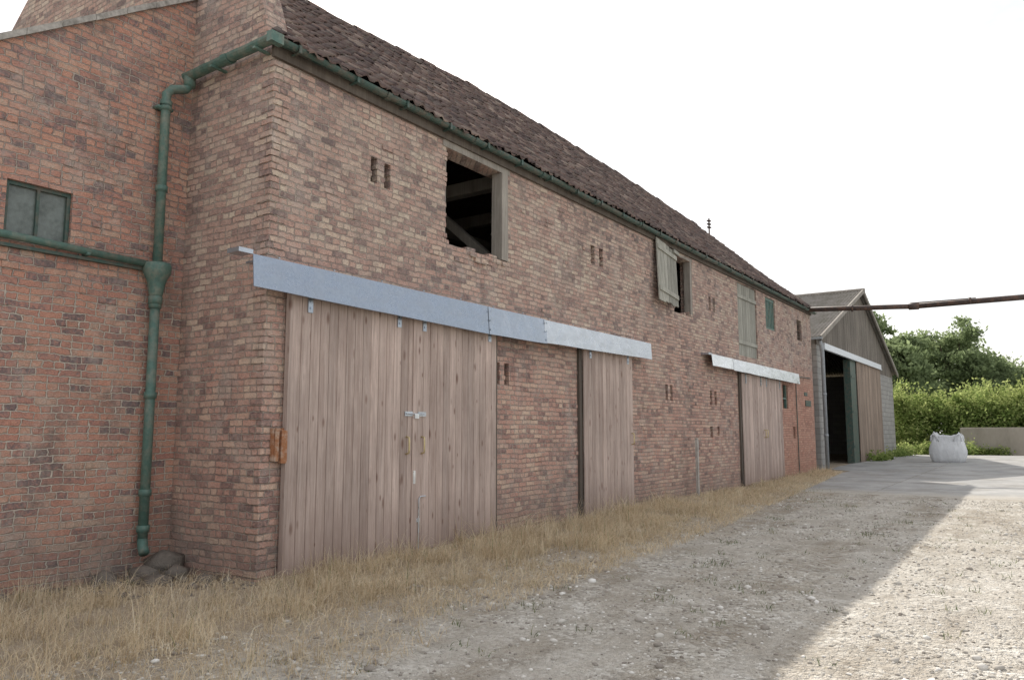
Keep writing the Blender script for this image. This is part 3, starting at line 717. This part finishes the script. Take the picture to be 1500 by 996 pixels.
# ------------------------------------------------------------ foliage
def leaves(name,C,size,mat,parent=None,rb=None):
    n=len(C); a=rng.normal(size=(n,3)); a/=np.linalg.norm(a,axis=1)[:,None]
    b=rng.normal(size=(n,3)); b-= (b*a).sum(1)[:,None]*a; b/=np.linalg.norm(b,axis=1)[:,None]
    s=(size*rng.uniform(.5,1.45,n))[:,None]
    V=np.stack([C-a*s,C+b*s*.55,C+a*s,C-b*s*.55],1).reshape(-1,3)
    F=np.arange(4*n).reshape(-1,4)
    r=rng.random(n) if rb is None else np.clip(rb+rng.normal(0,.18,n),0,1)
    return np_mesh(name,V,F,np.repeat(r,4),mat,parent)
def tree(x,y,z0,H,R,name='broadleaf_tree',nl=15000,size=.19,low=.2):
    t=empty(name)
    m=M(); 
    m.tube([(x,y,z0-.3),(x+.1,y,z0+H*.2),(x-.1,y+.1,z0+H*.45),(x,y,z0+H*.8)],[.35*H/12,.26*H/12,.18*H/12,.05],8)
    K=110; C=[];B=[]
    for k in range(K):
        u=rng.normal(size=3); u/=np.linalg.norm(u); rr=rng.uniform(.2,1.0)**.5
        hz=z0+H*(low+(1-low)/2)
        lob=1+.45*noise.noise(Vector((u[0]*1.5+x,u[1]*1.5,u[2]*1.5)))
        c=np.array([x+u[0]*R*rr*lob,y+u[1]*R*rr*lob,hz+u[2]*H*(1-low)/2*rr*min(lob,1.05)])
        cr=rng.uniform(.09,.2)*R+.25
        n=int(nl/K*(cr/(.15*R+.25))**1.5)
        d=rng.normal(size=(n,3))*cr*.55*np.array([1.15,1.15,.7])
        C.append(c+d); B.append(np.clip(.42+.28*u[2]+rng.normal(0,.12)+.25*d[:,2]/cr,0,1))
        if k%5==0: m.tube([(x,y,z0+H*rng.uniform(.25,.5)),tuple((c+np.array([x,y,c[2]-.6]))/2),tuple(c)],[.1,.06,.02],5)
    m.obj('trunk_and_limbs',bark,t,smooth=True)
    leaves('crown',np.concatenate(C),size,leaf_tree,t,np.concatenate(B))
tree(-1.0,90,.5,12.2,4.4,nl=26000); tree(2.8,95,.5,9.3,4.0,nl=17000); tree(-3.6,78,.5,10.4,2.0,nl=9000); tree(-2.6,66,.5,8.6,1.8,nl=9000)
tree(-6.5,72,.5,12.2,2.8,nl=12000); tree(8.5,96,.5,8.6,4.5,nl=15000); tree(15,92,.5,10,5); tree(23,90,.5,12,5); tree(-5.2,100,.5,11.0,4.5,nl=15000)
C=[];B=[]
def hedge_clump(cx,cy,cz,r,n,b):
    d=rng.normal(size=(n,3))*r*.6
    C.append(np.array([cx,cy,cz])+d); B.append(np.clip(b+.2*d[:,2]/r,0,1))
for k in range(700):
    x=rng.uniform(-2.5,26) if k<500 else rng.uniform(-1,9); y=rng.uniform(50.6,55.5)
    top=3.7+.9*noise.noise(Vector((x*.35,y*.3,2)))+.4*noise.noise(Vector((x*1.2,y,0)))
    z=.4+rng.uniform(0,1)**.7*(top-.4)
    if y<52 : y=50.6+(z/4.0)**1.2*1.4+rng.uniform(-.2,.3)
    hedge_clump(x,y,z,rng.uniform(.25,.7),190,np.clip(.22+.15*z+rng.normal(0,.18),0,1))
for k in range(160):
    x=rng.uniform(-2,14); y=rng.uniform(51.5,54); zt=3.6+.9*noise.noise(Vector((x*.35,y*.3,2)))
    n=14; t=np.linspace(0,1,n); ln=rng.uniform(.4,1.1); dx=rng.normal(0,.3)
    C.append(np.stack([x+dx*t**2,y+0*t,zt+ln*t],1)+rng.normal(0,.05,(n,3))); B.append(np.full(n,.85))
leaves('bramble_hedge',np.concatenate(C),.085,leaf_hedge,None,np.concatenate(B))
C=[];B=[]
for k in range(150):
    x=rng.uniform(-.2,3.4) if k<110 else rng.uniform(.0,.7); y=rng.uniform(47.5,50.5) if k<110 else rng.uniform(38,47)
    if k>=135: x=3.5+rng.uniform(-.2,1.5); y=49.1
    hedge_clump(x,y,gz(y)+rng.uniform(.05,.45 if k<110 else .2),rng.uniform(.15,.35),90,rng.uniform(.3,.9))
leaves('weeds_by_hedge',np.concatenate(C),.06,leaf_hedge,None,np.concatenate(B))

# ------------------------------------------------------------ straw grass
def blades(name,X,Y,L,Wd,lean,mat,rn,segs=3):
    n=len(X); Z=np.array([gzz(x,y) for x,y in zip(X,Y)])-.01
    ang=rng.uniform(0,2*np.pi,n); dx=np.cos(ang);dy=np.sin(ang)
    pa=ang+np.pi/2+rng.normal(0,.5,n); wx=np.cos(pa);wy=np.sin(pa)
    th0=lean*.4; th1=np.minimum(lean*1.5,2.0)
    px=X.copy();py=Y.copy();pz=Z.copy(); pts=[(px,py,pz)]
    for s in range(segs):
        th=th0+(th1-th0)*(s/(segs-1)); l=L/segs
        px=px+np.sin(th)*dx*l; py=py+np.sin(th)*dy*l; pz=np.maximum(pz+np.cos(th)*l,Z+.015); pts.append((px,py,pz))
    P=[]
    for s,(a,b,c) in enumerate(pts):
        w=Wd*(1-.85*s/segs)/2
        P.append(np.stack([a-wx*w,b-wy*w,c],1)); P.append(np.stack([a+wx*w,b+wy*w,c+w*.6],1))
    V=np.stack(P,1).reshape(-1,3); k=2*(segs+1)
    base=(np.arange(n)*k)[:,None,None]; q=np.array([[2*s,2*s+1,2*s+3,2*s+2] for s in range(segs)])[None]
    F=(base+q).reshape(-1,4)
    return np_mesh(name,V,F,np.repeat(rn,k),mat)
def edge(y): return interp(y,[1,3,4,6.5,9,12.6,18,21,26,29],[2.6,2.8,2.8,2.45,2.4,2.2,1.65,1.4,.9,.6])
Xs=[];Ysb=[];Ls=[];Ln=[];Rn=[];Ws=[]
for i in range(3900):
    y=1.2+28*(rng.random()**1.5)
    e=edge(y)+.8*noise.noise(Vector((0,y*1.3,4))); lo=LX+.1 if y<5.4 else .12
    x=lo+(e-lo)*rng.random()**.85
    dn=noise.noise(Vector((x*1.3,y*1.3,7)))
    if dn<-.1 and rng.random()<.75: continue
    if y>14 and rng.random()<.35: continue
    if x<.4 and y<5.4 and y>4.2 and rng.random()<.75: continue
    edgef=(e-x)/(e-lo)
    tuft=rng.random()<.16
    tall=.48+.6*max(0,dn)+(.55 if tuft else 0)
    if .15<x<1.4 and 7.4<y<12: tall*=1.4
    if y>16: tall*=.75
    if edgef<.25: tall*=.6
    n=int(rng.integers(12,36)*(.4+min(1,edgef*3)*.6)); r=rng.uniform(.02,.07) if tuft else rng.uniform(.04,.15)
    if y>16: n=int(n*.6)
    Xs.append(x+rng.normal(0,r,n));Ysb.append(y+rng.normal(0,r,n));Ls.append(rng.uniform(.12,.42,n)*tall)
    Ln.append(np.clip(rng.normal(rng.uniform(.4,1.2),.4,n),.1,1.5)); Ws.append((.0038+.00022*y)*rng.uniform(.6,1.5,n)); Rn.append(np.where(rng.random(n)<.03,.97,np.clip(rng.normal(rng.uniform(.2,.9),.17,n),0,.93)))
n=34000; yy=1.2+27.5*rng.random(n)**1.5; e=np.array([edge(v) for v in yy])+.35; lo=np.where(yy<5.4,LX+.1,.12); xx=lo+(e-lo)*rng.random(n)**.9
dn=np.array([noise.noise(Vector((a*.9,b*.9,11))) for a,b in zip(xx,yy)]); kk=dn>rng.uniform(-.45,.1,n); xx=xx[kk];yy=yy[kk];n=len(xx)
Xs.append(xx);Ysb.append(yy);Ls.append(rng.uniform(.08,.3,n));Ln.append(rng.uniform(1.2,1.6,n));Ws.append((.004+.00022*yy)*rng.uniform(.7,1.4,n));Rn.append(np.clip(rng.normal(.55,.25,n),0,.93))
Xs=np.concatenate(Xs);Ysb=np.concatenate(Ysb)
keep=(Xs>np.where(Ysb<5.4,LX+.03,.12))
print('blades',keep.sum())
blades('dry_grass',Xs[keep],Ysb[keep],np.concatenate(Ls)[keep],np.concatenate(Ws)[keep],np.concatenate(Ln)[keep],straw_m,np.clip(np.concatenate(Rn)[keep],0,1))
Xw=[];Yw=[]
for (x,y,r,n) in [(3.6,9.3,.12,60),(3.2,11,.1,40),(4.6,13.0,.15,60),(3.9,7.2,.1,30),(5.0,14.8,.2,50),(2.9,14.2,.12,40),(3.0,6.2,.08,30),(4.2,8.2,.2,40),(3.3,17,.3,60),(2.3,18.5,.4,120),(1.6,20.5,.5,160),(.6,15,.2,60),(.5,11,.2,60),(.35,19.5,.2,60),(-1.2,5.0,.2,60)]:
    Xw.append(x+rng.normal(0,r,n));Yw.append(y+rng.normal(0,r,n))
for k in range(90):
    x=rng.uniform(2.4,6.5);y=rng.uniform(3.5,19); n=10; Xw.append(x+rng.normal(0,.05,n));Yw.append(y+rng.normal(0,.05,n))
Xw=np.concatenate(Xw);Yw=np.concatenate(Yw);n=len(Xw)
blades('sparse_weeds',Xw,Yw,rng.uniform(.03,.1,n),np.full(n,.008),np.clip(rng.normal(.8,.3,n),.1,1.4),weed_m,rng.random(n))

# ------------------------------------------------------------ loose stones
g=N('loose_limestone'); r=g.rnd()
g.bsdf(g.ramp(r,[(0,(.24,.21,.18)),(.5,(.48,.45,.4)),(.85,(.66,.63,.58)),(1,(.8,.78,.74))]),.9); stone_m=g.m
ico=[(0,0,1),(.894,0,.447),(.276,.851,.447),(-.724,.526,.447),(-.724,-.526,.447),(.276,-.851,.447),(.724,.526,-.447),(-.276,.851,-.447),(-.894,0,-.447),(-.276,-.851,-.447),(.724,-.526,-.447),(0,0,-1)]
icf=[(0,1,2),(0,2,3),(0,3,4),(0,4,5),(0,5,1),(1,6,2),(2,7,3),(3,8,4),(4,9,5),(5,10,1),(6,7,2),(7,8,3),(8,9,4),(9,10,5),(10,6,1),(11,7,6),(11,8,7),(11,9,8),(11,10,9),(11,6,10)]
ico=np.array(ico);icf=np.array(icf)
ns=30000
sy=2+18*rng.random(ns)**1.5; sxx=rng.uniform(1.4,8.5,ns)
SV=[];SF=[];SR=[]
for i in range(ns):
    x,y=sxx[i],sy[i]
    if noise.noise(Vector((x*.8,y*.5,1)))<-.1 and rng.random()<.7: continue
    s=.006+.016*rng.random()**2+ (.03 if rng.random()<.015 else 0)
    v=ico*(1+rng.normal(0,.16,(12,1)))*np.array([s,s*rng.uniform(.6,1),s*rng.uniform(.35,.65)])
    a=rng.uniform(0,6.28);c_,s_=math.cos(a),math.sin(a)
    v=np.stack([v[:,0]*c_-v[:,1]*s_+x,v[:,0]*s_+v[:,1]*c_+y,v[:,2]+gzz(x,y)+s*.15],1)
    SF.append(icf+12*len(SV)); SV.append(v); SR.append(np.full(12,rng.random()))
np_mesh('loose_stones',np.concatenate(SV),np.concatenate(SF),np.concatenate(SR),stone_m)
def rocks(name,lst,mat):
    SV=[];SF=[];SR=[]
    for (x,y,z,s) in lst:
        v=ico*(1+rng.normal(0,.2,(12,1)))*np.array([s,s*rng.uniform(.6,1),s*rng.uniform(.45,.75)])
        v=v+np.array([x,y,z]); SF.append(icf+12*len(SV)); SV.append(v); SR.append(np.full(12,rng.random()*.6))
    o=np_mesh(name,np.concatenate(SV),np.concatenate(SF),np.concatenate(SR),mat)
    return o
g=N('mossy_rubble'); P=g.pos(); g.bsdf(g.mix(g.noise(P,9,5,.7),(.11,.095,.08),(.3,.265,.23)),.95,g.bump(g.noise(P,14,5,.7),.05,1)); rub=g.m
lst=[(-1.25,5.0,.06,.24),(-1.0,5.2,.05,.2),(-.8,4.9,.04,.16),(-1.35,4.6,.05,.2),(-.5,5.25,.04,.15),(-.2,5.3,.03,.13),(-1.1,4.55,.0,.14),(-1.4,5.3,.1,.26),(.1,5.35,.02,.12),(-1.4,4.1,.0,.15),(-1.3,3.6,.0,.12),(.3,5.6,.0,.11)]
for k in range(60): lst.append((rng.uniform(-1.5,.3),rng.uniform(4.2,5.45),.04,rng.uniform(.03,.09)))
rocks('rubble_pile',lst,rub)

# ------------------------------------------------------------ light
s=Vector((-.865,.88,1.0)).normalized(); el=math.asin(s.z); rot=math.atan2(s.x,s.y)%(2*math.pi)
sun=bpy.data.lights.new('sun','SUN'); sun.energy=5.0; sun.angle=math.radians(.5); sun.color=(1,.94,.85)
so=bpy.data.objects.new('sun',sun); scene.collection.objects.link(so); so.rotation_euler=s.to_track_quat('Z','Y').to_euler()
w=bpy.data.worlds.new('World'); scene.world=w; w.use_nodes=True; nt=w.node_tree; nt.nodes.clear()
o=nt.nodes.new('ShaderNodeOutputWorld'); bg=nt.nodes.new('ShaderNodeBackground'); bg.inputs[1].default_value=.15
sky=nt.nodes.new('ShaderNodeTexSky'); sky.sky_type='NISHITA'; sky.sun_disc=False; sky.sun_elevation=el; sky.sun_rotation=rot; sky.dust_density=3.0; sky.air_density=1.0
tc=nt.nodes.new('ShaderNodeTexCoord'); mp=nt.nodes.new('ShaderNodeMapping'); mp.inputs['Scale'].default_value=(1,1,3.5)
nz=nt.nodes.new('ShaderNodeTexNoise'); nz.inputs['Scale'].default_value=2.2; nz.inputs['Detail'].default_value=5; nz.inputs['Roughness'].default_value=.6; nz.inputs['Distortion'].default_value=.4
rp=nt.nodes.new('ShaderNodeValToRGB'); rp.color_ramp.elements[0].position=.38; rp.color_ramp.elements[0].color=(.38,.38,.38,1); rp.color_ramp.elements[1].position=.62; rp.color_ramp.elements[1].color=(.95,.95,.95,1)
mx=nt.nodes.new('ShaderNodeMix'); mx.data_type='RGBA'; mx.inputs[7].default_value=(8.9,8.75,8.6,1)
nt.links.new(tc.outputs['Generated'],mp.inputs[0]); nt.links.new(mp.outputs[0],nz.inputs['Vector']); nt.links.new(nz.outputs[0],rp.inputs[0]); nt.links.new(rp.outputs[0],mx.inputs[0])
nt.links.new(sky.outputs[0],mx.inputs[6]); nt.links.new(mx.outputs[2],bg.inputs[0]); nt.links.new(bg.outputs[0],o.inputs[0])

# ------------------------------------------------------------ camera
cam=bpy.data.cameras.new('camera'); co=bpy.data.objects.new('camera',cam); scene.collection.objects.link(co); scene.camera=co
cam.sensor_fit='HORIZONTAL'; cam.sensor_width=36; cam.lens=36*1150/1500; cam.clip_end=3000; cam.clip_start=.05
co.location=(7.07,0,1.6); co.rotation_euler=(math.radians(90+6.8),0,math.radians(34.5))
